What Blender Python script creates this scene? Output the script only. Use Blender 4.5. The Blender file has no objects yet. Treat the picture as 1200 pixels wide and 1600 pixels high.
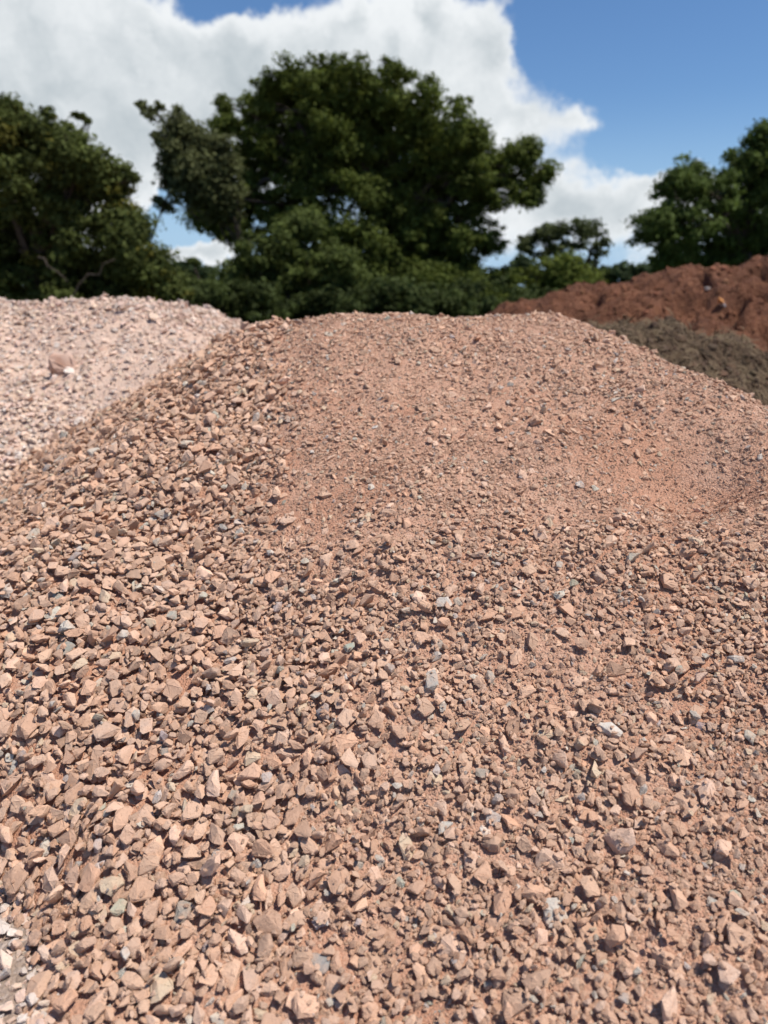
import bpy, bmesh, math
import numpy as np
from mathutils import Vector, Matrix

scene = bpy.context.scene
C = scene.collection
rad = math.radians

# ------------------------------------------------------------------ camera
PITCH = rad(16.9); EYE = 1.55; FPX = 1155.0
cam_d = bpy.data.cameras.new('camera'); cam = bpy.data.objects.new('camera', cam_d); C.objects.link(cam)
cam.location = (0, 0, EYE); cam.rotation_euler = (math.pi/2 - PITCH, 0, 0)
cam_d.sensor_fit = 'VERTICAL'; cam_d.sensor_height = 36.0; cam_d.lens = 18.0*FPX/800.0
cam_d.clip_start = 0.05; cam_d.clip_end = 3000
cam_d.dof.use_dof = True; cam_d.dof.focus_distance = 2.35; cam_d.dof.aperture_fstop = 1.85
scene.camera = cam

# ------------------------------------------------------------------ exposure
scene.view_settings.view_transform = 'Standard'; scene.view_settings.look = 'None'
scene.view_settings.gamma = 1.0; scene.view_settings.use_curve_mapping = False
scene.view_settings.exposure = 0.84
scene.render.engine = 'CYCLES'
scene.cycles.use_denoising = True
try: scene.cycles.denoiser = 'OPENIMAGEDENOISE'
except Exception: pass
scene.cycles.max_bounces = 4; scene.cycles.diffuse_bounces = 3; scene.cycles.glossy_bounces = 2
scene.cycles.transmission_bounces = 2; scene.cycles.use_adaptive_sampling = True; scene.cycles.adaptive_threshold = 0.03

def ray(px, py):
    """direction through a point of the 1200 x 1600 photograph, used to lay out the place"""
    r = (px-600)/FPX; u = (800-py)/FPX
    return np.array([r, math.cos(PITCH)+u*math.sin(PITCH), -math.sin(PITCH)+u*math.cos(PITCH)])

# ------------------------------------------------------------------ node helpers
def nd(nt, typ, ins=None, **kw):
    n = nt.nodes.new(typ)
    for k, v in kw.items(): setattr(n, k, v)
    if ins:
        for k, v in ins.items():
            s = n.inputs[k]
            if isinstance(v, bpy.types.NodeSocket): nt.links.new(v, s)
            else: s.default_value = v
    return n
def mth(nt, op, a, b=0.0, c=None, clamp=False):
    ins = {0: a, 1: b}
    if c is not None: ins[2] = c
    return nd(nt, 'ShaderNodeMath', ins, operation=op, use_clamp=clamp).outputs[0]
def mixc(nt, f, a, b, blend='MIX'):
    n = nd(nt, 'ShaderNodeMix', None, data_type='RGBA', blend_type=blend)
    for i, v in ((0, f), (6, a), (7, b)):
        if isinstance(v, bpy.types.NodeSocket): nt.links.new(v, n.inputs[i])
        else: n.inputs[i].default_value = v
    return n.outputs[2]
def ramp(nt, f, a, b):
    return nd(nt, 'ShaderNodeMapRange', {0: f, 1: a, 2: b, 3: 0.0, 4: 1.0}, interpolation_type='SMOOTHSTEP').outputs[0]
def noise(nt, vec, scale, detail=3.0, rough=0.55):
    return nd(nt, 'ShaderNodeTexNoise', {'Vector': vec, 'Scale': scale, 'Detail': detail, 'Roughness': rough}).outputs[0]

# ------------------------------------------------------------------ sun and sky
SUN_EL = rad(65); SUN_AZ = rad(102)           # azimuth measured from +Y towards +X
sd = Vector((math.sin(SUN_AZ)*math.cos(SUN_EL), math.cos(SUN_AZ)*math.cos(SUN_EL), math.sin(SUN_EL)))
sun_d = bpy.data.lights.new('sun', 'SUN'); sun = bpy.data.objects.new('sun', sun_d); C.objects.link(sun)
sun.rotation_euler = sd.to_track_quat('Z', 'Y').to_euler(); sun.location = sd*50
sun_d.energy = 3.0; sun_d.angle = rad(0.6); sun_d.color = (1.0, 0.94, 0.855)

world = bpy.data.worlds.new('World'); scene.world = world; world.use_nodes = True
nt = world.node_tree; nt.nodes.clear()
skyn = nd(nt, 'ShaderNodeTexSky', None, sky_type='NISHITA', sun_disc=False, sun_elevation=SUN_EL, sun_rotation=SUN_AZ,
          altitude=50.0, air_density=1.0, dust_density=0.15, ozone_density=2.0)
skyc = nd(nt, 'ShaderNodeHueSaturation', {'Saturation': 1.10, 'Color': skyn.outputs[0]}).outputs[0]
skyc = mixc(nt, 1.0, skyc, (0.78, 0.91, 1.06, 1), 'MULTIPLY')
_d = nd(nt, 'ShaderNodeSeparateXYZ', {0: nd(nt, 'ShaderNodeVectorMath', {0: nd(nt, 'ShaderNodeTexCoord').outputs['Generated']}, operation='NORMALIZE').outputs[0]})
_hz = nd(nt, 'ShaderNodeMapRange', {0: _d.outputs[2], 1: 0.0, 2: 0.22, 3: 0.85, 4: 0.0}, interpolation_type='SMOOTHSTEP').outputs[0]
skyc = mixc(nt, _hz, skyc, (3.7, 5.5, 7.8, 1))            # pale haze low over the horizon, all round
sky_bg = nd(nt, 'ShaderNodeBackground', {'Color': skyc, 'Strength': 0.06})
tc = nd(nt, 'ShaderNodeTexCoord')
dirv = nd(nt, 'ShaderNodeVectorMath', {0: tc.outputs['Generated']}, operation='NORMALIZE').outputs[0]
warp = nd(nt, 'ShaderNodeTexNoise', {'Vector': dirv, 'Scale': 9.0, 'Detail': 5.0, 'Roughness': 0.6})
wv = nd(nt, 'ShaderNodeVectorMath', {0: warp.outputs['Color'], 1: (0.5, 0.5, 0.5)}, operation='SUBTRACT').outputs[0]
wv = nd(nt, 'ShaderNodeVectorMath', {0: wv, 1: (0.11, 0.11, 0.11)}, operation='MULTIPLY').outputs[0]
dw = nd(nt, 'ShaderNodeVectorMath', {0: dirv, 1: wv}, operation='ADD').outputs[0]
warp2 = nd(nt, 'ShaderNodeTexNoise', {'Vector': dw, 'Scale': 26.0, 'Detail': 5.0, 'Roughness': 0.6})
wv2 = nd(nt, 'ShaderNodeVectorMath', {0: warp2.outputs['Color'], 1: (0.5, 0.5, 0.5)}, operation='SUBTRACT').outputs[0]
wv2 = nd(nt, 'ShaderNodeVectorMath', {0: wv2, 1: (0.035, 0.035, 0.035)}, operation='MULTIPLY').outputs[0]
dw = nd(nt, 'ShaderNodeVectorMath', {0: dw, 1: wv2}, operation='ADD').outputs[0]
sp = nd(nt, 'ShaderNodeSeparateXYZ', {0: dw})
az = mth(nt, 'ARCTAN2', sp.outputs[0], sp.outputs[1])
el = mth(nt, 'ARCSINE', sp.outputs[2])
cl = [(120, 90, 420, 140, .9), (560, 95, 260, 80, .9), (715, 115, 110, 85, .8), (688, 22, 26, 24, .8), (768, 62, 30, 34, .6), (905, 185, 34, 26, .6), (560, 20, 40, 22, .5), (830, 195, 110, 42, .8), (985, 300, 170, 58, .95),
      (880, 340, 120, 50, .5), (310, 394, 60, 16, 1.6), (1000, 148, 55, 22, .5), (930, 118, 70, 16, .35), (170, 260, 240, 110, .8),
      (340, -22, 120, 40, -1.3), (1080, 90, 260, 120, -1.2), (290, 350, 85, 34, -2.0), (1110, 222, 150, 34, -.8), (860, 60, 90, 60, -.5)]
dens = None
for (px, py, rx, ry, w) in cl:
    d = ray(px, py); a0 = math.atan2(d[0], d[1]); e0 = math.asin(d[2]/np.linalg.norm(d))
    qa = mth(nt, 'POWER', mth(nt, 'ABSOLUTE', mth(nt, 'DIVIDE', mth(nt, 'SUBTRACT', az, a0), rx/FPX*.95)), 2.0)
    qe = mth(nt, 'POWER', mth(nt, 'ABSOLUTE', mth(nt, 'DIVIDE', mth(nt, 'SUBTRACT', el, e0), ry/FPX*.95)), 2.0)
    g = mth(nt, 'MULTIPLY', mth(nt, 'POWER', 2.718, mth(nt, 'MULTIPLY', mth(nt, 'ADD', qa, qe), -1.0)), w)
    dens = g if dens is None else mth(nt, 'ADD', dens, g)
big = noise(nt, dirv, 2.6, 6.0, 0.6)
fine = noise(nt, dirv, 11.0, 8.0, 0.66)
dens = mth(nt, 'ADD', dens, mth(nt, 'MULTIPLY', mth(nt, 'SUBTRACT', big, 0.47), 1.2))
dens = mth(nt, 'ADD', dens, mth(nt, 'MULTIPLY', mth(nt, 'SUBTRACT', fine, 0.5), 1.15))
mask = ramp(nt, dens, 0.04, 0.66)
thick = ramp(nt, mth(nt, 'ADD', dens, mth(nt, 'MULTIPLY', mth(nt, 'SUBTRACT', noise(nt, dw, 7.0, 5.0, .55), 0.5), 3.4)), 0.35, 1.9)
ccol = mixc(nt, thick, (0.88, 0.91, 0.93, 1), (0.50, 0.56, 0.60, 1))
cl_bg = nd(nt, 'ShaderNodeBackground', {'Color': ccol, 'Strength': 0.56})
mx = nd(nt, 'ShaderNodeMixShader', {0: mask, 1: sky_bg.outputs[0], 2: cl_bg.outputs[0]})
wo = nd(nt, 'ShaderNodeOutputWorld', {'Surface': mx.outputs[0]})

# ------------------------------------------------------------------ materials
def new_mat(name):
    m = bpy.data.materials.new(name); m.use_nodes = True
    t = m.node_tree; t.nodes.clear()
    b = nd(t, 'ShaderNodeBsdfPrincipled', {'Roughness': 0.9, 'Specular IOR Level': 0.25})
    nd(t, 'ShaderNodeOutputMaterial', {'Surface': b.outputs[0]})
    return m, t, b

def stone_material(name, dust, dust_amt=0.42, pits=0.40):
    m, t, b = new_mat(name)
    at = nd(t, 'ShaderNodeAttribute', None, attribute_type='INSTANCER', attribute_name='col')
    tcx = nd(t, 'ShaderNodeTexCoord').outputs['Object']
    oi = nd(t, 'ShaderNodeObjectInfo')
    off = nd(t, 'ShaderNodeVectorMath', {0: oi.outputs['Random'], 1: (37.0, 91.0, 53.0)}, operation='MULTIPLY').outputs[0]
    v = nd(t, 'ShaderNodeVectorMath', {0: tcx, 1: off}, operation='ADD').outputs[0]
    n1 = noise(t, v, 3.0, 4.0, .6); n2 = noise(t, v, 16.0, 3.0, .65)
    c = mixc(t, mth(t, 'MULTIPLY', ramp(t, n1, .38, .66), dust_amt), at.outputs['Color'], dust)
    c = mixc(t, mth(t, 'MULTIPLY', ramp(t, n2, .43, .30), pits), c, (0.20, 0.105, 0.065, 1))
    c = mixc(t, mth(t, 'MULTIPLY', ramp(t, n2, .60, .78), .35), c, (0.62, 0.46, 0.36, 1))
    t.links.new(c, b.inputs['Base Color'])
    hgt = mth(t, 'ADD', mth(t, 'MULTIPLY', n1, .6), mth(t, 'MULTIPLY', n2, .35))
    bp = nd(t, 'ShaderNodeBump', {'Height': hgt, 'Strength': 0.7, 'Distance': 0.012})
    t.links.new(bp.outputs[0], b.inputs['Normal'])
    return m

def earth_material(name, c1, c2, c3, s, bump, pebble=None, patch=None):
    """loose earth or grit: colour noise, dark crumbs, relief"""
    m, t, b = new_mat(name)
    p = nd(t, 'ShaderNodeTexCoord').outputs['Object']
    n1 = noise(t, p, s*.12, 5.0, .6); n2 = noise(t, p, s, 4.0, .65); n3 = noise(t, p, s*4, 3.0, .6)
    vo = nd(t, 'ShaderNodeTexVoronoi', {'Vector': p, 'Scale': s*2.2, 'Randomness': 1.0}, feature='F1')
    c = mixc(t, ramp(t, n1, .35, .65), c1, c2)
    c = mixc(t, mth(t, 'MULTIPLY', ramp(t, n2, .45, .7), .6), c, c3)
    if pebble:
        c = mixc(t, mth(t, 'MULTIPLY', ramp(t, nd(t, 'ShaderNodeSeparateXYZ', {0: vo.outputs['Color']}).outputs[0], .55, .95), .5), c, pebble)
    if patch: c = mixc(t, mth(t, 'MULTIPLY', ramp(t, noise(t, p, 1.3, 3.0, .6), .46, .62), .75), c, patch)
    t.links.new(c, b.inputs['Base Color'])
    hgt = mth(t, 'ADD', mth(t, 'ADD', n2, mth(t, 'MULTIPLY', n3, .5)), mth(t, 'MULTIPLY', vo.outputs['Distance'], -.9))
    bp = nd(t, 'ShaderNodeBump', {'Height': hgt, 'Strength': 0.9, 'Distance': bump})
    t.links.new(bp.outputs[0], b.inputs['Normal'])
    return m

M_stone = stone_material('pink_stone', (0.575, 0.362, 0.248, 1))
M_pale = stone_material('pale_stone', (0.62, 0.475, 0.395, 1), .55, .25)
M_clod = stone_material('red_clod', (0.23, 0.098, 0.049, 1), .5, .4)
M_brownclod = stone_material('brown_clod', (0.085, 0.06, 0.04, 1), .5, .4)
M_grit = earth_material('pink_grit', (0.47, 0.265, 0.180, 1), (0.52, 0.31, 0.218, 1), (0.42, 0.225, 0.148, 1), 60, .006, (0.60, 0.41, 0.30, 1), (0.44, 0.225, 0.142, 1))
M_palegrit = earth_material('pale_grit', (0.62, 0.45, 0.355, 1), (0.59, 0.42, 0.325, 1), (0.54, 0.39, 0.31, 1), 40, .008, (0.55, 0.44, 0.37, 1))
M_red = earth_material('red_soil', (0.185, 0.074, 0.038, 1), (0.115, 0.045, 0.024, 1), (0.24, 0.11, 0.057, 1), 14, .05)
M_brown = earth_material('brown_soil', (0.105, 0.066, 0.040, 1), (0.075, 0.048, 0.029, 1), (0.14, 0.092, 0.055, 1), 18, .04)
M_ground = earth_material('stony_ground', (0.33, 0.24, 0.19, 1), (0.28, 0.21, 0.16, 1), (0.38, 0.30, 0.25, 1), 30, .01, (0.5, 0.42, 0.37, 1))

def leaf_material():
    m, t, b = new_mat('leaf')
    t.nodes.clear()
    at = nd(t, 'ShaderNodeAttribute', None, attribute_type='GEOMETRY', attribute_name='col')
    d = nd(t, 'ShaderNodeBsdfPrincipled', {'Base Color': at.outputs['Color'], 'Roughness': 0.75, 'Specular IOR Level': 0.12})
    tr = nd(t, 'ShaderNodeBsdfTranslucent', {'Color': at.outputs['Color']})
    mxx = nd(t, 'ShaderNodeMixShader', {0: 0.38, 1: d.outputs[0], 2: tr.outputs[0]})
    nd(t, 'ShaderNodeOutputMaterial', {'Surface': mxx.outputs[0]})
    return m
M_leaf = leaf_material()
M_bark = earth_material('bark', (0.085, 0.065, 0.048, 1), (0.06, 0.047, 0.035, 1), (0.12, 0.10, 0.075, 1), 8, .03)
M_twig = earth_material('dry_stalk', (0.18, 0.13, 0.08, 1), (0.13, 0.092, 0.055, 1), (0.23, 0.175, 0.11, 1), 20, .002)

# ------------------------------------------------------------------ object helpers
def tag(o, label=None, cat=None, group=None, kind=None):
    if label: o['label'] = label
    if cat: o['category'] = cat
    if group: o['group'] = group
    if kind: o['kind'] = kind
    return o
def empty(name, loc=(0, 0, 0)):
    o = bpy.data.objects.new(name, None); C.objects.link(o); o.location = loc; o.empty_display_size = .2
    return o
def link(name, me, mat=None, parent=None):
    o = bpy.data.objects.new(name, me); C.objects.link(o)
    if mat is not None and not me.materials: me.materials.append(mat)
    if parent is not None:
        o.parent = parent; o.matrix_parent_inverse = Matrix.Translation(parent.location).inverted()
    return o
def mesh_np(name, V, Fq, col=None, smooth=False):
    V = np.asarray(V, np.float32); Fq = np.asarray(Fq, np.int32)
    me = bpy.data.meshes.new(name); k = Fq.shape[1]
    me.vertices.add(len(V)); me.vertices.foreach_set('co', V.ravel())
    me.loops.add(Fq.size); me.loops.foreach_set('vertex_index', Fq.ravel())
    me.polygons.add(len(Fq)); me.polygons.foreach_set('loop_start', np.arange(0, Fq.size, k, dtype=np.int32))
    me.update(calc_edges=True)
    if smooth: me.polygons.foreach_set('use_smooth', np.ones(len(Fq), bool))
    if col is not None:
        a = me.attributes.new('col', 'FLOAT_COLOR', 'POINT')
        a.data.foreach_set('color', np.c_[col, np.ones(len(col))].astype(np.float32).ravel())
    return me

# value noise on numpy arrays
def vnoise(x, y, f, seed):
    g = np.random.default_rng(seed).random((256, 256)).astype(np.float32)
    x = np.asarray(x)*f+1000; y = np.asarray(y)*f+1000
    xi = np.floor(x).astype(int); yi = np.floor(y).astype(int); u = x-xi; v = y-yi
    u = u*u*(3-2*u); v = v*v*(3-2*v)
    def G(a, b): return g[a & 255, b & 255]
    return (G(xi, yi)*(1-u)+G(xi+1, yi)*u)*(1-v)+(G(xi, yi+1)*(1-u)+G(xi+1, yi+1)*u)*v-.5
def fbm(x, y, f, seed, octv=4, g=.5):
    s = 0; a = 1.0
    for i in range(octv):
        s = s+a*vnoise(x, y, f*2**i, seed+i); a *= g
    return s
def sstep(a, b, x):
    t = np.clip((x-a)/(b-a), 0, 1); return t*t*(3-2*t)
def smin(k, *zs):
    m = np.minimum.reduce(zs); s = 0
    for z in zs: s = s+np.exp(-(z-m)/k)
    return m-k*np.log(s)

# ------------------------------------------------------------------ the shapes of the heaps
def h_main0(x, y):
    top = 1.31-0.015*(y-4.6)-.012*x
    front = .40*(y-1.12)+.10*x-.5*np.clip(-.70-x, 0, 1)*sstep(2.2, 1.4, y)
    left = 1.335+.62*(x+.72)+.16*(y-4.5)
    right = 1.38-.50*(x-1.05)+.02*(y-4.5)
    back = 1.36-.6*(y-5.3)
    return smin(.05, top, front, left, right, back)
def h_main(x, y):
    z = h_main0(x, y)
    z = z+.10*vnoise(x, y, .9, 11)+.05*fbm(x, y, 2.6, 21, 3)
    z = z-.14*np.exp(-((x-1.28)/.28)**2-((y-2.92)/.22)**2)            # slumped hollow in the fines
    z = z+.035*sstep(2.35, 2.62, y+.12*x+.25*vnoise(x, y, 1.6, 5))*sstep(-.6, -.3, x)   # lip above the coarse apron
    return z
def h_pale(x, y):
    top = 1.30+.06*np.exp(-((x+2.55)/.55)**2)+.03*np.exp(-((x+4.2)/.5)**2)+0*y
    front = 1.39+.40*(y-7.0)+.03*(x+2)
    right = 1.36-.55*(x+1.95)
    back = 1.48-.6*(y-8.2)
    return smin(.07, top, front, right, back)+.12*vnoise(x, y, .8, 31)+.08*fbm(x, y, 2.2, 41, 3)-.07*np.exp(-((x+3.05)/.35)**2-((y-6.2)/.4)**2)
RXC = np.array([-3., -.5, 1., 1.93, 2.7, 3.75, 4.9, 5.6, 6.4, 8.5, 11., 13.]); RZC = np.array([0., .3, .75, 1.08, 1.38, 1.52, 1.86, 1.80, 1.98, 2.2, 1.7, .2])
def h_red(x, y):
    cz = np.interp(x, RXC, RZC)
    z = smin(.12, cz+0*y, cz-.50*(12.6-y), cz-.6*(y-13.8))
    w = sstep(-.2, .5, z)
    return z+w*(.50*fbm(x, y, 1.1, 51, 5, .57)-.24*sstep(.10, .26, vnoise(x, y, 2.1, 53)+.4*vnoise(x, y, 5, 55))+.10*np.abs(fbm(x, y, 3.5, 61, 3))*.6-.02)
def h_brown(x, y):
    r2 = ((x-2.95)/2.3)**2+((y-8.5)/1.55)**2
    z = 1.17*np.exp(-r2**1.25*.9)-.06-.05*(x-2.9)
    return z+sstep(0, .5, z)*(.22*fbm(x, y, 1.8, 71, 5, .6)+.05*np.abs(fbm(x, y, 6, 81, 3)))
def normals(h, x, y, e=.03):
    gx = (h(x+e, y)-h(x-e, y))/(2*e); gy = (h(x, y+e)-h(x, y-e))/(2*e)
    n = np.stack([-gx, -gy, np.ones_like(gx)], -1)
    return n/np.linalg.norm(n, axis=-1, keepdims=True)

def fineness(x, y):
    """how much grit and dust fills the main heap's surface (0 coarse stones, 1 fines)"""
    up = sstep(2.45, 2.75, y+.12*x+.3*vnoise(x, y, 1.6, 5))
    rt = sstep(-.75, -.45, x+.35*vnoise(x, y, 1.4, 7)-.02*(y-3))
    f = up*rt
    lowf = .78*sstep(-.6, .25, x-.55*(y-1.9)*0+.5*vnoise(x, y, 1.8, 9))*(.75+.9*vnoise(x, y, 3.0, 13))
    lowf = np.maximum(lowf, .75*sstep(.12, .3, vnoise(x, y, 2.6, 17))*sstep(-.9, -.2, x))
    return np.clip(np.maximum(f, np.clip(lowf, 0, .9)), 0, 1)

def dust(x, y):
    """patches where the fines lie smooth and hide most chippings"""
    d = .5*sstep(-.1, .4, vnoise(x, y, 2.4, 19)+.6*vnoise(x, y, 7, 23))*sstep(.5, .9, fineness(x, y))
    return np.clip(d+np.exp(-((x-1.3)/.36)**2-((y-2.92)/.27)**2)+.35*np.exp(-((x+.15)/.25)**2-((y-2.8)/.2)**2), 0, 1)

# ------------------------------------------------------------------ ground
gm = bmesh.new()
bmesh.ops.create_grid(gm, x_segments=2, y_segments=2, size=1500)
me = bpy.data.meshes.new('ground'); gm.to_mesh(me); gm.free()
ground = link('ground', me, M_ground); tag(ground, kind='structure')

M_grass = earth_material('field_grass', (0.05, 0.075, 0.022, 1), (0.07, 0.09, 0.03, 1), (0.09, 0.095, 0.04, 1), 3, .05)
fv = [(-900, 17.5, .004), (900, 17.5, .004), (900, 1400, .004), (-900, 1400, .004)]
field = link('field', mesh_np('field', fv, [[0, 1, 2, 3]]), M_grass); tag(field, kind='structure')

def heightfield(name, h, x0, x1, y0, y1, step, mat, parent=None, keep=None, lift=None):
    xs = np.arange(x0, x1+step*.5, step); ys = np.arange(y0, y1+step*.5, step)
    X, Y = np.meshgrid(xs, ys, indexing='ij'); Z = h(X, Y)
    if lift is not None: Z = Z+lift(X, Y)
    idx = np.arange(X.size).reshape(X.shape)
    q = np.stack([idx[:-1, :-1], idx[1:, :-1], idx[1:, 1:], idx[:-1, 1:]], -1).reshape(-1, 4)
    zc = Z.ravel()[q].max(1)
    q = q[zc > -.05]
    used = np.unique(q); mp = np.full(X.size, -1); mp[used] = np.arange(len(used))
    V = np.stack([X, Y, np.maximum(Z, -.3)], -1).reshape(-1, 3)[used]
    return link(name, mesh_np(name, V, mp[q], smooth=True), mat, parent)

# ------------------------------------------------------------------ stone shapes
lib = bpy.data.collections.new('stone_shapes'); lib_clod = bpy.data.collections.new('clod_shapes')
def make_stone(seed, rounder=0.0):
    r = np.random.default_rng(seed)
    n = r.integers(10, 16) if rounder == 0 else 26
    p = r.normal(size=(n, 3)); p /= np.linalg.norm(p, axis=1)[:, None]
    p *= r.uniform(.78, 1.0, (n, 1))
    ax = np.array([1.0, r.uniform(.50, .90), r.uniform(.26, .56)]) if rounder == 0 else np.array([1.0, r.uniform(.75, .95), r.uniform(.6, .8)])
    p = p*ax*.5
    bm = bmesh.new()
    for c in p: bm.verts.new(c)
    bmesh.ops.convex_hull(bm, input=bm.verts)
    for v in [v for v in bm.verts if not v.link_faces]: bm.verts.remove(v)
    bmesh.ops.dissolve_limit(bm, angle_limit=rad(9), verts=bm.verts, edges=bm.edges)
    bmesh.ops.triangulate(bm, faces=bm.faces)
    bm.normal_update()
    planes = np.array([list(f.normal)+[f.normal.dot(f.verts[0].co)] for f in bm.faces])
    bmesh.ops.bevel(bm, geom=list(bm.edges), offset=.022, segments=1, affect='EDGES', clamp_overlap=True)
    bmesh.ops.triangulate(bm, faces=bm.faces)
    long_e = [e for e in bm.edges if e.calc_length() > .22]
    bmesh.ops.subdivide_edges(bm, edges=long_e, cuts=1, use_grid_fill=False)
    bmesh.ops.triangulate(bm, faces=bm.faces)
    bm.normal_update()
    for v in bm.verts: v.co += v.normal*float(r.normal(0, .011))
    me = bpy.data.meshes.new('stone_shape'); bm.to_mesh(me); bm.free()
    me.polygons.foreach_set('use_smooth', np.ones(len(me.polygons), bool))
    me.set_sharp_from_angle(angle=rad(24))
    return me, planes
def library(coll, n, seed0, rounder, mat):
    out = []
    for i in range(n):
        me, pl = make_stone(seed0+i, rounder); me.materials.append(mat)
        o = bpy.data.objects.new('shape_%03d' % (seed0+i), me); coll.objects.link(o)
        out.append((me, pl))
    return out
PINK = library(lib, 36, 100, 0.0, M_stone)
lib_pale = bpy.data.collections.new('pale_shapes')
PALE = []
for i, (me, pl) in enumerate(PINK[:24]):
    m2 = me.copy(); m2.materials.clear(); m2.materials.append(M_pale)
    lib_pale.objects.link(bpy.data.objects.new('shape_%03d' % i, m2)); PALE.append((m2, pl))
CLOD = library(lib_clod, 8, 300, 1.0, M_clod)+library(lib_clod, 8, 330, 0.0, M_clod)
lib_bclod = bpy.data.collections.new('brown_clod_shapes'); BCLOD = library(lib_bclod, 10, 400, 1.0, M_brownclod)

# orientations lying mostly flat
NROT = 10
def rotations(seed, n):
    r = np.random.default_rng(seed); R = []
    for i in range(n):
        a = r.uniform(0, 6.283); tl = abs(r.normal(0, rad(22))) if r.random() > .15 else r.uniform(.5, 1.5); b = r.uniform(0, 6.283)
        R.append(np.array(Matrix.Rotation(tl, 3, Vector((math.cos(b), math.sin(b), 0))) @ Matrix.Rotation(a, 3, 'Z')))
    return R
ROT = [rotations(900+i, NROT) for i in range(36)]

class Bed:
    """stones let fall one by one onto a height grid, each coming to rest on what lies below it"""
    def __init__(s, lib, x0, x1, y0, y1, cell):
        s.lib = lib; s.x0, s.y0, s.cell = x0, y0, cell
        s.H = np.zeros((int((x1-x0)/cell)+1, int((y1-y0)/cell)+1), np.float32); s.cache = {}
        s.rec = []
    def maps(s, v, r, lev):
        key = (v, r, lev)
        if key not in s.cache:
            size = .004*1.1**lev; pl = s.lib[v][1]; R = ROT[v][r]
            N = pl[:, :3] @ R.T; d = pl[:, 3]*size
            n = int(math.ceil(size*.52/s.cell)); g = np.arange(-n, n+1)*s.cell
            X, Y = np.meshgrid(g, g, indexing='ij')
            e = (d[:, None, None]-N[:, 0, None, None]*X-N[:, 1, None, None]*Y)
            nz = N[:, 2]; upm = nz > .02; lom = nz < -.02
            up = (e[upm]/nz[upm][:, None, None]).min(0); lo = (e[lom]/nz[lom][:, None, None]).max(0)
            bad = up <= lo
            if bad.all(): bad[n, n] = False; up[n, n] = size*.2; lo[n, n] = -size*.2
            up = np.where(bad, -1e3, up).astype(np.float32); lo = np.where(bad, 1e3, lo).astype(np.float32)
            s.cache[key] = (n, up, lo, ~bad)
        return s.cache[key]
    def drop(s, xs, ys, sizes, rng, tries=3, spread=.9):
        nl = len(s.lib); H = s.H; c = s.cell
        levs = np.clip(np.round(np.log(np.asarray(sizes)/.004)/math.log(1.1)), 0, 99).astype(int)
        vs = rng.integers(0, nl, len(xs)); rs = rng.integers(0, NROT, len(xs))
        jx = rng.normal(0, spread, (len(xs), tries)); jy = rng.normal(0, spread, (len(xs), tries)); jx[:, 0] = jy[:, 0] = 0
        jr = rng.integers(0, NROT, (len(xs), tries))
        for k in range(len(xs)):
            lev = int(levs[k]); size = .004*1.1**lev; best = None; v = int(vs[k])
            for q in range(tries):
                r = int(jr[k, q])
                n, up, lo, ok = s.maps(v, r, lev)
                i = int((xs[k]+jx[k, q]*size-s.x0)/c); j = int((ys[k]+jy[k, q]*size-s.y0)/c)
                if i < n or j < n or i+n >= H.shape[0] or j+n >= H.shape[1]: continue
                z = float((H[i-n:i+n+1, j-n:j+n+1]-lo).max())
                sc = z+float(lo[n, n]) if lo[n, n] < 100 else z
                if best is None or sc < best[0]: best = (sc, z, i, j, r)
            if best is None: continue
            sc, z, i, j, r = best
            n, up, lo, ok = s.maps(v, r, lev)
            np.maximum(H[i-n:i+n+1, j-n:j+n+1], z+up, out=H[i-n:i+n+1, j-n:j+n+1])
            s.rec.append((i, j, z, v, r, lev))
    def finish(s, min_vis=.06):
        out = []
        for (i, j, z, v, r, lev) in s.rec:
            n, up, lo, ok = s.maps(v, r, lev)
            vis = (z+up >= s.H[i-n:i+n+1, j-n:j+n+1]-.0008) & ok
            f = vis.sum()/ok.sum()
            if f > min_vis: out.append((s.x0+i*s.cell, s.y0+j*s.cell, z, v, r, .004*1.1**lev, f))
        return np.array(out)

def place(h, rec):
    """world matrices of fallen stones: the flat bed laid over the slope of the heap"""
    x, y = rec[:, 0], rec[:, 1]; n = normals(h, x, y, .05)
    pos = np.stack([x, y, h(x, y)], -1)+n*(rec[:, 2]*n[:, 2])[:, None]
    ax = np.stack([-n[:, 1], n[:, 0], np.zeros(len(n))], -1); s = np.linalg.norm(ax, axis=1); cth = n[:, 2]
    k = ax/np.maximum(s, 1e-6)[:, None]
    K = np.zeros((len(n), 3, 3)); K[:, 0, 1] = -k[:, 2]; K[:, 0, 2] = k[:, 1]; K[:, 1, 0] = k[:, 2]; K[:, 1, 2] = -k[:, 0]; K[:, 2, 0] = -k[:, 1]; K[:, 2, 1] = k[:, 0]
    T = np.eye(3)[None]+K*s[:, None, None]+(K@K)*(1-cth)[:, None, None]
    R0 = np.stack([ROT[int(v)][int(r)] for v, r in zip(rec[:, 3], rec[:, 4])])
    return pos, T@R0
def euler(R):
    return np.stack([np.arctan2(R[:, 2, 1], R[:, 2, 2]), -np.arcsin(np.clip(R[:, 2, 0], -1, 1)), np.arctan2(R[:, 1, 0], R[:, 0, 0])], -1)

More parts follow.
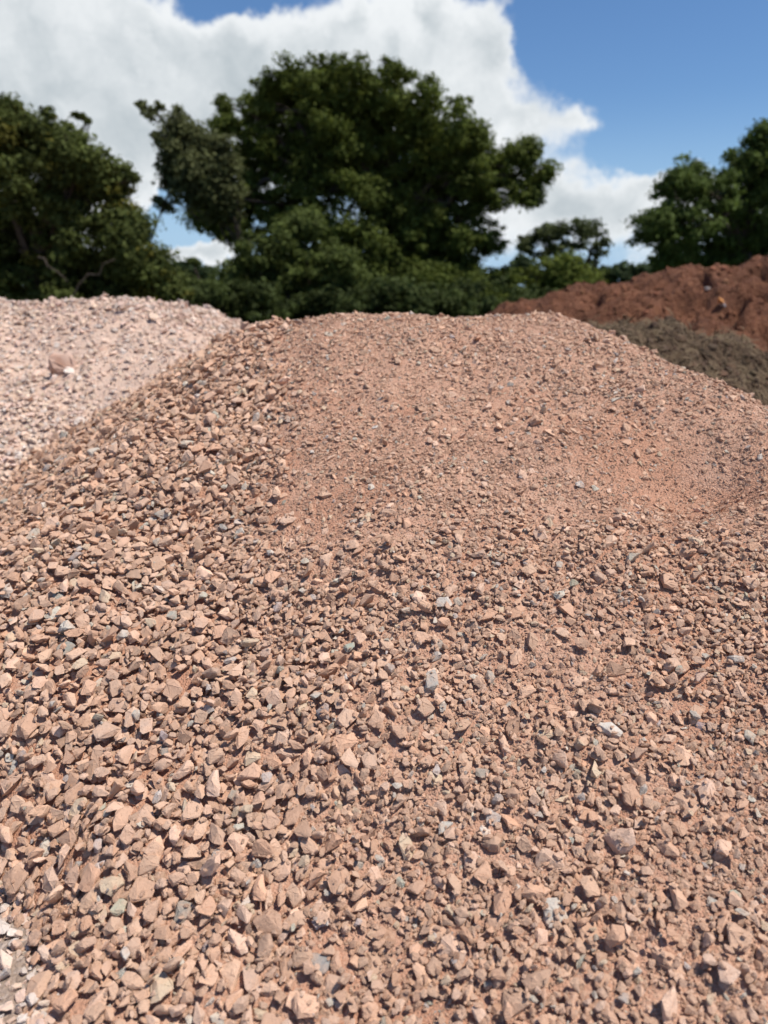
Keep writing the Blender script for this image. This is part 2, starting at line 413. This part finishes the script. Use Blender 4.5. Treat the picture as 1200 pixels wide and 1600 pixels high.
def scatter_group(coll):
    g = bpy.data.node_groups.new('loose_pieces', 'GeometryNodeTree')
    g.interface.new_socket('Geometry', in_out='INPUT', socket_type='NodeSocketGeometry')
    g.interface.new_socket('Geometry', in_out='OUTPUT', socket_type='NodeSocketGeometry')
    gi = g.nodes.new('NodeGroupInput'); go = g.nodes.new('NodeGroupOutput')
    ci = g.nodes.new('GeometryNodeCollectionInfo'); ci.inputs['Collection'].default_value = coll
    ci.inputs['Separate Children'].default_value = True; ci.inputs['Reset Children'].default_value = True
    def na(name, typ):
        n = g.nodes.new('GeometryNodeInputNamedAttribute'); n.data_type = typ; n.inputs['Name'].default_value = name
        return n.outputs['Attribute']
    ip = g.nodes.new('GeometryNodeInstanceOnPoints')
    er = g.nodes.new('FunctionNodeEulerToRotation')
    L = g.links.new
    L(gi.outputs[0], ip.inputs['Points']); L(ci.outputs[0], ip.inputs['Instance']); ip.inputs['Pick Instance'].default_value = True
    L(na('idx', 'INT'), ip.inputs['Instance Index']); L(na('rot', 'FLOAT_VECTOR'), er.inputs[0]); L(er.outputs[0], ip.inputs['Rotation'])
    L(na('siz', 'FLOAT'), ip.inputs['Scale']); L(ip.outputs[0], go.inputs[0])
    return g
GROUPS = {}
def loose(name, coll, pos, R, idx, size, col, parent, mat):
    """everything too small or too many to be picked apart singly: one object"""
    n = len(pos); me = bpy.data.meshes.new(name); me.vertices.add(n)
    me.vertices.foreach_set('co', pos.astype(np.float32).ravel())
    a = me.attributes.new('rot', 'FLOAT_VECTOR', 'POINT'); a.data.foreach_set('vector', euler(R).astype(np.float32).ravel())
    a = me.attributes.new('siz', 'FLOAT', 'POINT'); a.data.foreach_set('value', size.astype(np.float32))
    a = me.attributes.new('idx', 'INT', 'POINT'); a.data.foreach_set('value', idx.astype(np.int32))
    a = me.attributes.new('col', 'FLOAT_COLOR', 'POINT'); a.data.foreach_set('color', np.c_[col, np.ones(n)].astype(np.float32).ravel())
    me.update()
    o = link(name, me, mat, parent); o['kind'] = 'stuff'
    if coll.name not in GROUPS: GROUPS[coll.name] = scatter_group(coll)
    md = o.modifiers.new('pieces', 'NODES'); md.node_group = GROUPS[coll.name]
    return o

def stone_colours(n, rng, grey=.055, cream=.03, size=None):
    base = np.array([.57, .358, .245]); alts = np.array([[.53, .30, .19], [.62, .445, .345], [.45, .31, .225], [.59, .40, .28], [.42, .25, .168]])
    w = rng.dirichlet([.35]*5, n)
    c = .22*base+.78*(w@alts); c *= rng.normal(1, .13, (n, 1)).clip(.6, 1.35)
    u = rng.random(n)
    g = u < grey
    c[g] = np.array([.46, .415, .355])*rng.normal(1, .18, (g.sum(), 1)).clip(.6, 1.5)+rng.normal(0, .012, (g.sum(), 3))
    q = (u >= grey) & (u < grey+cream); c[q] = np.array([.55, .425, .30])*rng.normal(1, .06, (q.sum(), 1))
    return np.clip(c, .03, .8), g, q
def project(pos):
    d = pos-np.array([0, 0, EYE]); cy, sy = math.cos(PITCH), math.sin(PITCH)
    dep = d[:, 1]*cy-d[:, 2]*sy; up = d[:, 1]*sy+d[:, 2]*cy
    return 600+FPX*d[:, 0]/dep, 800-FPX*up/dep, dep
def in_view(x, y, h, m=.7):
    z = h(x, y); dep = y*math.cos(PITCH)-(z-EYE)*math.sin(PITCH)
    return np.abs(x) < .52*dep+m

def pieces(name, recs, pos, R, cols, lib_, parent, count, weight, labels=None):
    """the pieces that show largest, each an object of its own; returns the rows left over"""
    px, py, dep = project(pos)
    sc = weight/dep*((px > -20) & (px < 1220) & (py < 1620) & (py > 300))
    order = np.argsort(-sc)[:count]
    for i in order:
        v = int(recs[i, 3]); o = bpy.data.objects.new(name, lib_[v][0]); C.objects.link(o)
        o.parent = parent; o.matrix_parent_inverse = Matrix.Translation(parent.location).inverted()
        M = Matrix(R[i].tolist()).to_4x4(); s = float(recs[i, 5])
        o.matrix_basis = Matrix.Translation(pos[i].tolist()) @ M @ Matrix.Diagonal((s, s, s, 1))
        o['col'] = [float(c) for c in cols[i]]
        if labels and labels.get(i): o['label'] = labels[i]
    left = np.ones(len(recs), bool); left[order] = False
    return left

# ------------------------------------------------------------------ main heap of pink crushed stone
heap = empty('stone_heap', (0, 4.0, 0))
tag(heap, 'large rounded heap of pink crushed stone filling the foreground', 'heap')
rng = np.random.default_rng(7)
def over_others(x, y): return h_main(x, y) > np.maximum(h_pale(x, y), 0)-.03
BX0, BX1, BY0, BY1 = -3.0, 3.4, .75, 5.9
bed = Bed(PINK, BX0, BX1, BY0, BY1, .006)
def cand(n, x0=BX0+.1, x1=BX1-.1, y0=BY0+.06, y1=BY1-.1):
    x = rng.uniform(x0, x1, n); y = rng.uniform(y0, y1, n)
    k = in_view(x, y, h_main, .6) & over_others(x, y)
    return x[k], y[k]
AREA = (BX1-BX0-.2)*(BY1-BY0-.16)
def batch(n, cover, med, sig, lo, hi, tries, spread):
    """n trial spots thinned until stones of this size cover the surface `cover` times"""
    x, y = cand(n); sz = np.clip(np.exp(rng.normal(math.log(med), sig, len(x))), lo, hi)
    p = cover(x, y, fineness(x, y))/(n/AREA*.5*med**2*math.exp(2*sig*sig))
    k = rng.random(len(x)) < p
    bed.drop(x[k], y[k], sz[k], rng, tries, spread); return int(k.sum())
far = lambda y: np.where(y > 4.9, .5, 1)
nA = batch(120000, lambda x, y, f: np.where(f < .3, 3.2, 3.2*(1-f)**1.6)*far(y), .047, .37, .017, .105, 7, .9)       # coarse stones
nC = batch(20000, lambda x, y, f: .36*sstep(.2, .5, f)*(1-.6*dust(x, y)), .034, .45, .018, .085, 2, .8)                                   # single larger stones in the grit
nD = batch(70000, lambda x, y, f: (.75-.40*sstep(2.4, 2.9, y))*sstep(.15, .6, f)*(1-.7*dust(x, y)), .023, .34, .012, .045, 3, 1.0)     # mixed chippings on the lower slope
nB = batch(260000, lambda x, y, f: (.30+1.1*f)*np.where(y > 4.3, .6, 1)*(1-.8*dust(x, y)), .0175, .42, .009, .045, 3, 1.0)              # chippings between and over them
rec = bed.finish()
def blur(H, w):
    for ax in (0, 1):
        P = np.pad(H, [(w+1, w) if a == ax else (0, 0) for a in (0, 1)], mode='edge'); cs = np.cumsum(P, axis=ax, dtype=np.float64)
        H = (np.take(cs, range(2*w+1, cs.shape[ax]), axis=ax)-np.take(cs, range(0, cs.shape[ax]-2*w-1), axis=ax))/(2*w+1)
    return H
HB = blur(blur(bed.H, 6), 6)
def fill_level(x, y):
    """how far dust and grit have filled up between the stones"""
    i = np.clip(((x-BX0)/.006).astype(int), 0, HB.shape[0]-1); j = np.clip(((y-BY0)/.006).astype(int), 0, HB.shape[1]-1)
    return HB[i, j]*(.35+.38*fineness(x, y)*(.45+.55*sstep(2.2, 2.7, y))+.22*dust(x, y)+.5*vnoise(x, y, 7, 29)*.3)-.002
heightfield('grit_bed', h_main, -4.2, 4.4, .6, 7.9, .016, M_grit, heap, lift=lambda x, y: fill_level(x, y)+.006*fbm(x, y, 25, 91, 2))
# grit, the smallest grains that still show as grains
x, y = cand(520000, y1=4.6); f = fineness(x, y)
k = rng.random(len(x)) < np.clip(.15+.75*f, 0, .85)*np.where(y > 3.2, .35, .9)
x, y, f = x[k], y[k], f[k]
hi = np.clip(((x-BX0)/.006).astype(int), 0, bed.H.shape[0]-1); hj = np.clip(((y-BY0)/.006).astype(int), 0, bed.H.shape[1]-1)
hh = bed.H[hi, hj]; lv = fill_level(x, y); k = (hh < lv+.008) & (rng.random(len(x)) > .35*dust(x, y)); x, y, hh, f = x[k], y[k], np.maximum(hh, lv)[k], f[k]
gsz = np.clip(np.exp(rng.normal(math.log(.0075), .28, len(x))), .0045, .013)
grit = np.stack([x, y, hh+.25*gsz, rng.integers(0, 36, len(x)), rng.integers(0, NROT, len(x)), gsz, np.ones(len(x))], -1)
fr = fineness(rec[:, 0], rec[:, 1])
rec[:, 2] -= .06*fr*rec[:, 5]*(rec[:, 5] > .024)+.001
pos, R = place(h_main, rec); cols, isg, isc = stone_colours(len(rec), rng)
rw = (.45*sstep(.3, .95, fr)*(rec[:, 5] < .03)*~(isg | isc))[:, None]; cols = cols*(1-rw)+rw*np.array([.52, .305, .21])   # chippings caked with the red fines
px_, py_, dep_ = project(pos)
lab = {i: ('grey angular stone among the pink ones' if isg[i] else 'pale cream stone lying on the pink ones') for i in np.nonzero((isg | isc) & (rec[:, 5] > .025))[0]}
left = pieces('stone', rec, pos, R, cols, PINK, heap, 300, rec[:, 5]*np.sqrt(rec[:, 6]), lab)
posg, Rg = place(h_main, grit); colg, _, _ = stone_colours(len(grit), rng, .05, .02); colg = .5*colg+.5*np.array([.51, .30, .208])
allpos = np.r_[pos[left], posg]
loose('loose_stones', lib, allpos, np.r_[R[left], Rg], np.r_[rec[left, 3], grit[:, 3]], np.r_[rec[left, 5], grit[:, 5]], np.r_[cols[left], colg], heap, M_stone)
print('main heap', nA, nC, nD, nB, len(rec), len(grit))

# ------------------------------------------------------------------ pale heap behind it
pale = empty('pale_stone_heap', (-3.0, 7.3, 0))
tag(pale, 'lower heap of pale pinkish grey crushed stone behind the main heap', 'heap')
rng = np.random.default_rng(17)
def sandy(x, y): return np.clip(sstep(-.02, .25, vnoise(x, y, 1.1, 33)+.3*vnoise(x, y, 4, 35))+np.exp(-((x+2.9)/1.0)**2-((y-6.3)/.40)**2), 0, 1)
bed2 = Bed(PALE, -6.0, .2, 3.4, 9.0, .012)
def cand2(n):
    x = rng.uniform(-5.9, .1, n); y = rng.uniform(3.5, 8.9, n)
    k = in_view(x, y, h_pale, .9) & (h_pale(x, y) > np.maximum(h_main(x, y), 0)-.05)
    return x[k], y[k]
def pale_colours(n, grey=.20):
    c = np.array([.65, .475, .372])*rng.normal(1, .11, (n, 1)).clip(.6, 1.4)+rng.normal(0, .018, (n, 3))*np.array([1, .6, .6])
    g = rng.random(n) < grey; c[g] = np.array([.62, .54, .475])*rng.normal(1, .10, (g.sum(), 1)).clip(.6, 1.4)
    return np.clip(c, .05, .8), g
x, y = cand2(60000); sz = np.clip(np.exp(rng.normal(math.log(.045), .36, len(x))), .02, .12)
ff = sandy(x, y); k = rng.random(len(x)) < (1-.75*ff); bed2.drop(x[k], y[k], sz[k], rng, 2, .8)
x, y = cand2(30000); sz = np.clip(np.exp(rng.normal(math.log(.024), .25, len(x))), .015, .04); bed2.drop(x, y, sz, rng, 1, .8)
HB2 = blur(blur(bed2.H, 5), 5)
def fill_pale(x, y):
    i = np.clip(((x+6.0)/.012).astype(int), 0, HB2.shape[0]-1); j = np.clip(((y-3.4)/.012).astype(int), 0, HB2.shape[1]-1)
    return HB2[i, j]*(.58+.35*sandy(x, y))-.004
heightfield('grit_bed', h_pale, -8.0, 1.5, 3.2, 11.2, .03, M_palegrit, pale, lift=fill_pale)
rec2 = bed2.finish(); pos2, R2 = place(h_pale, rec2); col2, g2 = pale_colours(len(rec2))
front = (h_pale(rec2[:, 0], rec2[:, 1]) > h_main(rec2[:, 0], rec2[:, 1])-.02) & (rec2[:, 1] < 7.9)
left2 = pieces('stone', rec2, pos2, R2, col2, PALE, pale, 300, rec2[:, 5]*np.sqrt(rec2[:, 6])*front)
loose('loose_stones', lib_pale, pos2[left2], R2[left2], rec2[left2, 3], rec2[left2, 5], col2[left2], pale, M_pale)

# ------------------------------------------------------------------ pale gravel on the ground by the heap's toe
rng = np.random.default_rng(27)
flat = lambda x, y: np.zeros_like(np.asarray(x, float))
bed3 = Bed(PALE, -2.8, .4, .7, 3.6, .006)
x = rng.uniform(-2.7, .3, 16000); y = rng.uniform(.8, 3.5, 16000)
k = (h_main(x, y) < .03) & in_view(x, y, flat, .7); x, y = x[k], y[k]
sz = np.clip(np.exp(rng.normal(math.log(.032), .4, len(x))), .012, .07); bed3.drop(x, y, sz, rng, 3, .8)
rec3 = bed3.finish(); pos3, R3 = place(flat, rec3); col3, g3 = pale_colours(len(rec3), .45)
gr = loose('gravel', lib_pale, pos3, R3, rec3[:, 3], rec3[:, 5], col3, None, M_pale)
tag(gr, 'pale grey gravel on the ground at the toe of the pink heap', 'gravel', kind='stuff')

# ------------------------------------------------------------------ red soil heap and the brown mound before it
def soil_heap(name, label, h, dom, step, mat, coll, lib_, cmat, base, nclod, nloose, szm, front_y, seed, loc):
    global rng
    rng = np.random.default_rng(seed)
    o = empty(name, loc); tag(o, label, 'heap')
    heightfield('soil', h, *dom, step, mat, o)
    n = nclod+nloose
    x = rng.uniform(dom[0], dom[1], n*3); y = rng.uniform(dom[2], front_y, n*3)
    k = (h(x, y) > .25) & in_view(x, y, h, 1.0); x, y = x[k][:n], y[k][:n]
    sz = np.clip(np.exp(rng.normal(math.log(szm), .65, len(x))), szm*.4, szm*4)
    rc = np.stack([x, y, sz*.02, rng.integers(0, len(lib_), len(x)), rng.integers(0, NROT, len(x)), sz, np.ones(len(x))], -1)
    ps, RR = place(h, rc)
    cc = np.array(base)*rng.normal(1, .22, (len(x), 1)).clip(.5, 1.7)*(1+rng.normal(0, .05, (len(x), 3)))
    lf = pieces('clod', rc, ps, RR, cc, lib_, o, nclod, rc[:, 5]*(h(x, y) > .8))
    loose('loose_soil', coll, ps[lf], RR[lf], rc[lf, 3], rc[lf, 5], cc[lf], o, cmat)
    return o
red = soil_heap('red_soil_heap', 'long heap of dark red dug soil in front of the trees', h_red, (-3.0, 12.6, 9.0, 16.0), .05, M_red, lib_clod, CLOD, M_clod,
                (.175, .072, .037), 150, 3500, .042, 13.6, 37, (4.5, 12.5, 0))
brown = soil_heap('brown_soil_mound', 'low mound of grey brown matted soil between the pink heap and red soil', h_brown, (-.6, 7.0, 5.6, 11.4), .04, M_brown, lib_bclod, BCLOD, M_brownclod,
                  (.108, .068, .041), 80, 4500, .035, 8.9, 47, (2.9, 8.4, 0))
# matted dry stalks and roots in the brown mound
rng = np.random.default_rng(57)
n = 5200; x = rng.uniform(.2, 5.6, n); y = rng.uniform(6.8, 8.9, n); k = h_brown(x, y) > .45; x, y = x[k], y[k]; n = len(x)
nn = normals(h_brown, x, y); p0 = np.stack([x, y, h_brown(x, y)], -1)
dv = rng.normal(size=(n, 3)); dv = dv-nn*(dv*nn).sum(1)[:, None]*.8; dv /= np.linalg.norm(dv, axis=1)[:, None]
ln = rng.uniform(.05, .20, n)[:, None]; sd_ = np.cross(dv, nn); sd_ /= np.linalg.norm(sd_, axis=1)[:, None]; wd = rng.uniform(.002, .005, n)[:, None]
mid = p0+dv*ln*.5+nn*ln*rng.uniform(.02, .3, (n, 1)); end = p0+dv*ln+nn*ln*rng.uniform(-.05, .25, (n, 1))
V = np.stack([p0-sd_*wd, p0+sd_*wd, mid+sd_*wd, mid-sd_*wd, end+sd_*wd*.5, end-sd_*wd*.5, p0+nn*wd*2, mid+nn*wd*2, end+nn*wd], 1)
b = (np.arange(n)*9)[:, None]
Q = np.concatenate([b+np.array([[0, 6, 7, 3]]), b+np.array([[6, 1, 2, 7]]), b+np.array([[3, 7, 8, 5]]), b+np.array([[7, 2, 4, 8]])])
st = link('dry_stalks', mesh_np('dry_stalks', V.reshape(-1, 3), Q), M_twig, brown); st['kind'] = 'stuff'

# things lying on the soil and on the pale heap
def lump(name, seed, size, stretch, loc, rot, colour, label, cat, parent=None, mat=None):
    me, _ = make_stone(seed); me.materials.append(mat or M_pale)
    o = link(name, me, None, parent); o.location = loc; o.rotation_euler = rot
    o.scale = [size*s for s in stretch]; o['col'] = list(colour)
    return tag(o, label, cat)
def on(h, px, py, t0=4.0, t1=20.0, up=0.0):
    d = ray(px, py)
    for t in np.arange(t0, t1, .02):
        p = np.array([0, 0, EYE])+d*t
        if p[2] < float(h(np.array([p[0]]), np.array([p[1]]))[0]): return (float(p[0]), float(p[1]), float(p[2])+up)
    return (float(p[0]), float(p[1]), float(p[2]))
lump('rock', 501, .16, (1, .9, 1.1), on(h_red, 1105, 456, 8, up=.05), (.3, .2, .5), (.55, .47, .40), 'small pale stone on the face of the red soil heap', 'stone')
M_rubble, t_, b_ = new_mat('glazed_rubble')
po = nd(t_, 'ShaderNodeTexCoord').outputs['Object']; sz_ = nd(t_, 'ShaderNodeSeparateXYZ', {0: po})
fz = ramp(t_, mth(t_, 'ADD', sz_.outputs[0], mth(t_, 'MULTIPLY', noise(t_, po, 5.0), .2)), .02, .22)
t_.links.new(mixc(t_, fz, (0.55, 0.25, 0.09, 1), (0.50, 0.49, 0.50, 1)), b_.inputs['Base Color'])
rb = lump('rubble_piece', 503, .36, (1, .5, .6), on(h_red, 1126, 482, 8, up=.08), (.2, .75, .3), (.5, .4, .3), 'broken piece, orange at one end and whitish at the other, on red soil', 'rubble', mat=M_rubble)
bo = lump('boulder', 507, .34, (1, .9, 1.9), on(h_pale, 98, 582, 3, up=.03), (.5, .25, .4), (.42, .25, .18), None, None, pale)
bo['label'] = 'large reddish block half buried in the pale heap'

# ------------------------------------------------------------------ trees and bushes
def tube(V, Fc, pts, rads, seg=7):
    pts = np.asarray(pts, float); base = len(V)
    for i, p in enumerate(pts):
        d = pts[min(i+1, len(pts)-1)]-pts[max(i-1, 0)]; d /= np.linalg.norm(d)+1e-9
        a = np.cross(d, [0.31, 0.95, 0.02]); a /= np.linalg.norm(a)+1e-9; b2 = np.cross(d, a)
        for s in range(seg):
            w = 2*math.pi*s/seg; V.append(p+rads[i]*(a*math.cos(w)+b2*math.sin(w)))
    for i in range(len(pts)-1):
        for s in range(seg):
            s2 = (s+1) % seg; o = base+i*seg
            Fc.append((o+s, o+s2, o+seg+s2, o+seg+s))
def limb_pts(a, b, rng, n=7, sag=.12):
    a = np.asarray(a); b = np.asarray(b); t = np.linspace(0, 1, n)[:, None]
    p = a+(b-a)*t; L = np.linalg.norm(b-a)
    p += np.sin(t*math.pi)*np.array([0, 0, 1])*L*sag
    p[1:-1] += rng.normal(0, L*.03, (n-2, 3))
    return p
LEAFQ = np.array([[0, 1, 2, 3]])
def tree(name, label, cat, D, blobs, seed, leaf, per, colour, trunk=None, depth=1.0, fill=1.0, limbs=14, tilt=.5, group=None, yellow=0.0, bare=(), back=2):
    """crown of leaf sprays gathered in clumps round limbs; trunk tapering from the ground"""
    rng = np.random.default_rng(seed)
    B = []
    for bl in blobs:
        px, py, r = bl[:3]; d = ray(px, py); tt = D/d[1]; rr = r/FPX*tt
        off = rng.uniform(-1, 1)*rr*depth if len(bl) < 4 else bl[3]
        dd = d*(D+off)/d[1]; B.append((dd[0], dd[1], dd[2]+EYE, rr))
        if fill > 0 and rr > 1.0:                                  # the crown is as deep as it is wide
            for q in range(back):
                B.append((dd[0]+rng.normal(0, .3)*rr, D+rng.uniform(.8, 2.8)*rr*depth, dd[2]+EYE+rng.normal(0, .25)*rr, rr*.9))
    B = np.array(B)
    root = empty(name, (float(trunk[0]) if trunk is not None else float(B[:, 0].mean()), D, 0)); tag(root, label, cat, group)
    P, N, Cc = [], [], []
    for (cx, cy, cz, rr) in B:
        ns = max(5, int(28*fill*min(1.6, max(.15, rr/1.2)))) if fill > 0 else 7
        cen = rng.normal(size=(ns, 3)); cen /= np.linalg.norm(cen, axis=1)[:, None]; cen *= rr*rng.uniform(.45, 1.0, (ns, 1)); cen[:, 2] *= .85
        cr = rr*rng.uniform(.13, .38, ns) if rr > .9 else rr*rng.uniform(.45, .85, ns)
        shade = rng.normal(1, .16, ns)
        for c0, r0, s0 in zip(cen, cr, shade):
            c0 = c0*rng.uniform(.95, 1.12)
            m = int(per*max(.018, r0**2)/leaf**2*30.0)+12
            q = rng.normal(0, .50, (m, 3))*r0*np.array([1.0, 1.0, .62])
            nq = np.linalg.norm(q/np.array([1.0, 1.0, .62]), axis=1)[:, None]; q = np.where(nq > 1.5*r0, q*.6, q)
            P.append(q+c0+np.array([cx, cy, cz]))
            nv = q/(r0+1e-6)+np.array([0, 0, .7])+rng.normal(0, .55, (m, 3)); N.append(nv)
            col = np.array(colour)*max(.6, s0)*rng.normal(1, .16, (m, 1)).clip(.5, 1.6)
            if yellow: col = col*np.where(rng.random() < yellow, 1, 0)*np.array([.75, .35, .0])+col
            Cc.append(col)
    P = np.concatenate(P); N = np.concatenate(N); Cc = np.concatenate(Cc)
    k = P[:, 2] > .05; P, N, Cc = P[k], N[k], Cc[k]; m = len(P)
    N /= np.linalg.norm(N, axis=1)[:, None]
    a = np.cross(N, rng.normal(size=(m, 3))); a /= np.linalg.norm(a, axis=1)[:, None]; b3 = np.cross(N, a)
    L = leaf*rng.uniform(.6, 1.3, (m, 1)); W = L*rng.uniform(.45, .7, (m, 1))
    V = np.stack([P-a*L*.5, P+b3*W*.5+N*L*.08, P+a*L*.5-N*L*.05, P-b3*W*.5+N*L*.08], 1).reshape(-1, 3)
    Q = np.arange(m*4).reshape(-1, 4)
    crown = link('crown', mesh_np('crown', V, Q, np.repeat(np.clip(Cc, .004, .5), 4, 0)), M_leaf, root)
    TV, TF = [], []
    if trunk is not None:
        bx, r0, topz = trunk
        base = np.array([bx, D+.6, -.1]); top = np.array([bx+rng.normal(0, .2), D+.6, topz])
        tube(TV, TF, limb_pts(base, top, rng, 8, 0), np.linspace(r0*1.25, r0*.55, 8), 10)
        idx = rng.permutation(len(B))[:limbs]
        for i in idx:
            s = rng.uniform(.45, 1.0); st_ = base+(top-base)*s
            tube(TV, TF, limb_pts(st_, B[i, :3], rng), np.linspace(r0*.42*(1.2-.5*s), r0*.06, 7), 6)
            for q in range(3):
                e = B[i, :3]+rng.normal(0, .6, 3)*B[i, 3]; tube(TV, TF, limb_pts(B[i, :3]*.6+st_*.4, e, rng, 5), np.linspace(r0*.14, r0*.025, 5), 5)
    else:
        for i in rng.permutation(len(B))[:limbs]:
            s0 = np.array([B[i, 0]+rng.normal(0, .4), B[i, 1]+.2, -.05]); tube(TV, TF, limb_pts(s0, B[i, :3], rng, 6, .0), np.linspace(.07, .02, 6), 5)
    for (ax_, ay_, bx_, by_, off, r1) in bare:
        da = ray(ax_, ay_); db = ray(bx_, by_); pa = da*(D+off)/da[1]; pb = db*(D+off)/db[1]; pa[2] += EYE; pb[2] += EYE
        tube(TV, TF, limb_pts(pa, pb, rng, 6, .05), np.linspace(r1, r1*.5, 6), 6)
    if TV: link('trunk' if trunk is not None else 'stems', mesh_np('trunk', np.array(TV), np.array(TF), smooth=True), M_bark, root)
    return m
cnt = 0
cnt += tree('oak_tree', 'tall broad dark green oak crown rising behind the middle of the heap', 'tree', 36.0,
     [(440, 125, 42), (405, 165, 40), (535, 122, 46), (600, 125, 46), (640, 150, 45), (690, 190, 50), (500, 180, 60), (590, 210, 70), (680, 270, 70), (375, 250, 38), (352, 305, 34), (372, 340, 36), (480, 445, 60), (540, 482, 52), (720, 465, 52), (735, 215, 30), (500, 128, 40), (470, 155, 45), (762, 268, 40), (745, 262, 42), (770, 300, 36),
      (400, 225, 38), (350, 200, 22), (355, 165, 18), (440, 240, 55), (530, 280, 70), (630, 310, 70), (375, 300, 40), (450, 320, 50), (730, 310, 50), (790, 262, 36), (838, 265, 24),
      (815, 235, 24), (820, 300, 24), (330, 335, 28), (360, 355, 28), (480, 360, 55), (590, 390, 75), (700, 390, 70), (765, 370, 32), (560, 460, 60), (670, 460, 65), (770, 440, 35), (620, 480, 60)],
     1, .19, .62, (.096, .122, .025), (0.3, .62, 7.5), .8, 1.0, 20, back=2)
cnt += tree('grey_tree', 'grey green tree with ragged open crown at the left side of the oak', 'tree', 31.0,
     [(290, 205, 28), (268, 230, 28), (300, 240, 32), (322, 270, 36), (285, 275, 28), (262, 255, 18), (345, 295, 32), (335, 230, 26), (305, 300, 26), (258, 318, 15), (262, 295, 14), (235, 178, 12), (222, 166, 8), (284, 176, 12), (252, 165, 6), (240, 210, 8), (340, 330, 24), (320, 250, 30), (350, 260, 26)],
     2, .20, .7, (.098, .108, .042), (-5.6, .15, 3.4), .8, .9, 9, back=1, bare=((236, 374, 258, 318, 0, .05), (258, 318, 288, 240, 0, .05), (240, 172, 285, 250, 0, .035)))
cnt += tree('bush', 'mid green bush standing before the oak above the heap crest', 'bush', 29.0,
     [(400, 395, 40), (440, 372, 32), (480, 350, 28), (500, 385, 40), (530, 420, 32), (450, 420, 50), (370, 430, 42), (345, 470, 40), (420, 470, 50), (500, 460, 48), (550, 480, 35), (310, 470, 28), (285, 430, 16, 0.5), (300, 410, 10, .4)],
     3, .17, .55, (.090, .115, .030), None, .7, .9, 12)
cnt += tree('hedge_tree', 'dark spreading tree with yellowish leaf patches above the pale heap', 'tree', 21.0,
     [(15, 185, 26), (35, 215, 40), (85, 225, 36), (130, 240, 34), (150, 262, 30), (40, 290, 60), (110, 300, 55), (165, 290, 32), (195, 275, 17), (212, 278, 9), (190, 300, 20), (55, 380, 60), (130, 370, 55), (185, 350, 34),
      (205, 385, 38), (160, 430, 60), (225, 410, 32), (250, 445, 34), (275, 465, 20), (40, 450, 55), (110, 470, 60), (200, 470, 45), (128, 182, 5), (118, 180, 4), (138, 190, 4), (78, 178, 10),
      (-50, 230, 60), (-120, 300, 90), (-60, 400, 80), (-180, 400, 100), (-40, 180, 40)],
     4, .14, .7, (.080, .098, .026), (-9.5, .32, 3.2), .8, 1.5, 14, yellow=.07, bare=((60, 402, 105, 440, -1.5, .028), (115, 462, 180, 405, -1.6, .028), (125, 250, 140, 195, 0, .03), (118, 181, 140, 196, 0, .02)))
cnt += tree('field_tree', 'dark green tree rising behind the red soil at the picture edge', 'tree', 33.0,
     [(1195, 215, 24), (1160, 250, 36), (1200, 260, 45), (1080, 262, 24), (1065, 290, 30), (1110, 300, 42), (1170, 320, 55), (1035, 300, 14), (1030, 345, 30), (1000, 372, 15), (1010, 345, 12), (1080, 355, 44), (1140, 380, 50),
      (1060, 400, 30), (1040, 415, 20), (1200, 390, 55), (1240, 240, 60), (1280, 330, 80), (1300, 420, 60), (1110, 410, 40)],
     5, .18, .55, (.088, .124, .030), (15.5, .45, 5.0), .8, .9, 18)
cnt += tree('small_tree', 'small open tree with see-through crown right of the oak', 'tree', 40.0,
     [(830, 385, 17), (850, 365, 17), (880, 358, 18), (905, 352, 15), (925, 360, 17), (938, 378, 12), (935, 395, 10), (860, 395, 17), (885, 385, 12), (905, 380, 11), (820, 370, 8)],
     6, .2, .7, (.085, .105, .040), (10.6, .12, 4.6), .8, .7, 9, bare=((930, 450, 932, 385, 0, .12),))
cnt += tree('bush', 'yellow green bush under the small open tree', 'bush', 33.0,
     [(880, 420, 30), (840, 430, 34), (900, 440, 32), (800, 450, 36), (860, 460, 40), (925, 448, 20), (770, 470, 34), (740, 480, 30), (820, 480, 34)],
     8, .19, .6, (.105, .130, .024), None, .7, .7, 8)
_r = np.random.default_rng(5); hb = [(p+_r.normal(0, 8), 482+_r.normal(0, 13)-24*math.exp(-((p-330)/60)**2), 22+30*_r.random()**2) for p in range(225, 840, 16)]
cnt += tree('undergrowth', 'low dark bramble undergrowth along the foot of the trees', 'undergrowth', 27.0, hb, 12, .19, .5, (.056, .074, .022), None, 2.5, .7, 24)
# far hedge line closing the view
rng = np.random.default_rng(71)
hb = []
for pxx in range(-250, 1500, 26):
    hb.append((pxx, 432+rng.normal(0, 5), 22+rng.normal(0, 3)))
cnt += tree('hedge', 'far dark hedge seen low between the trees', 'hedge', 62.0, hb, 9, .55, .9, (.060, .085, .036), None, .5, .6, 20)
print('leaves', cnt)
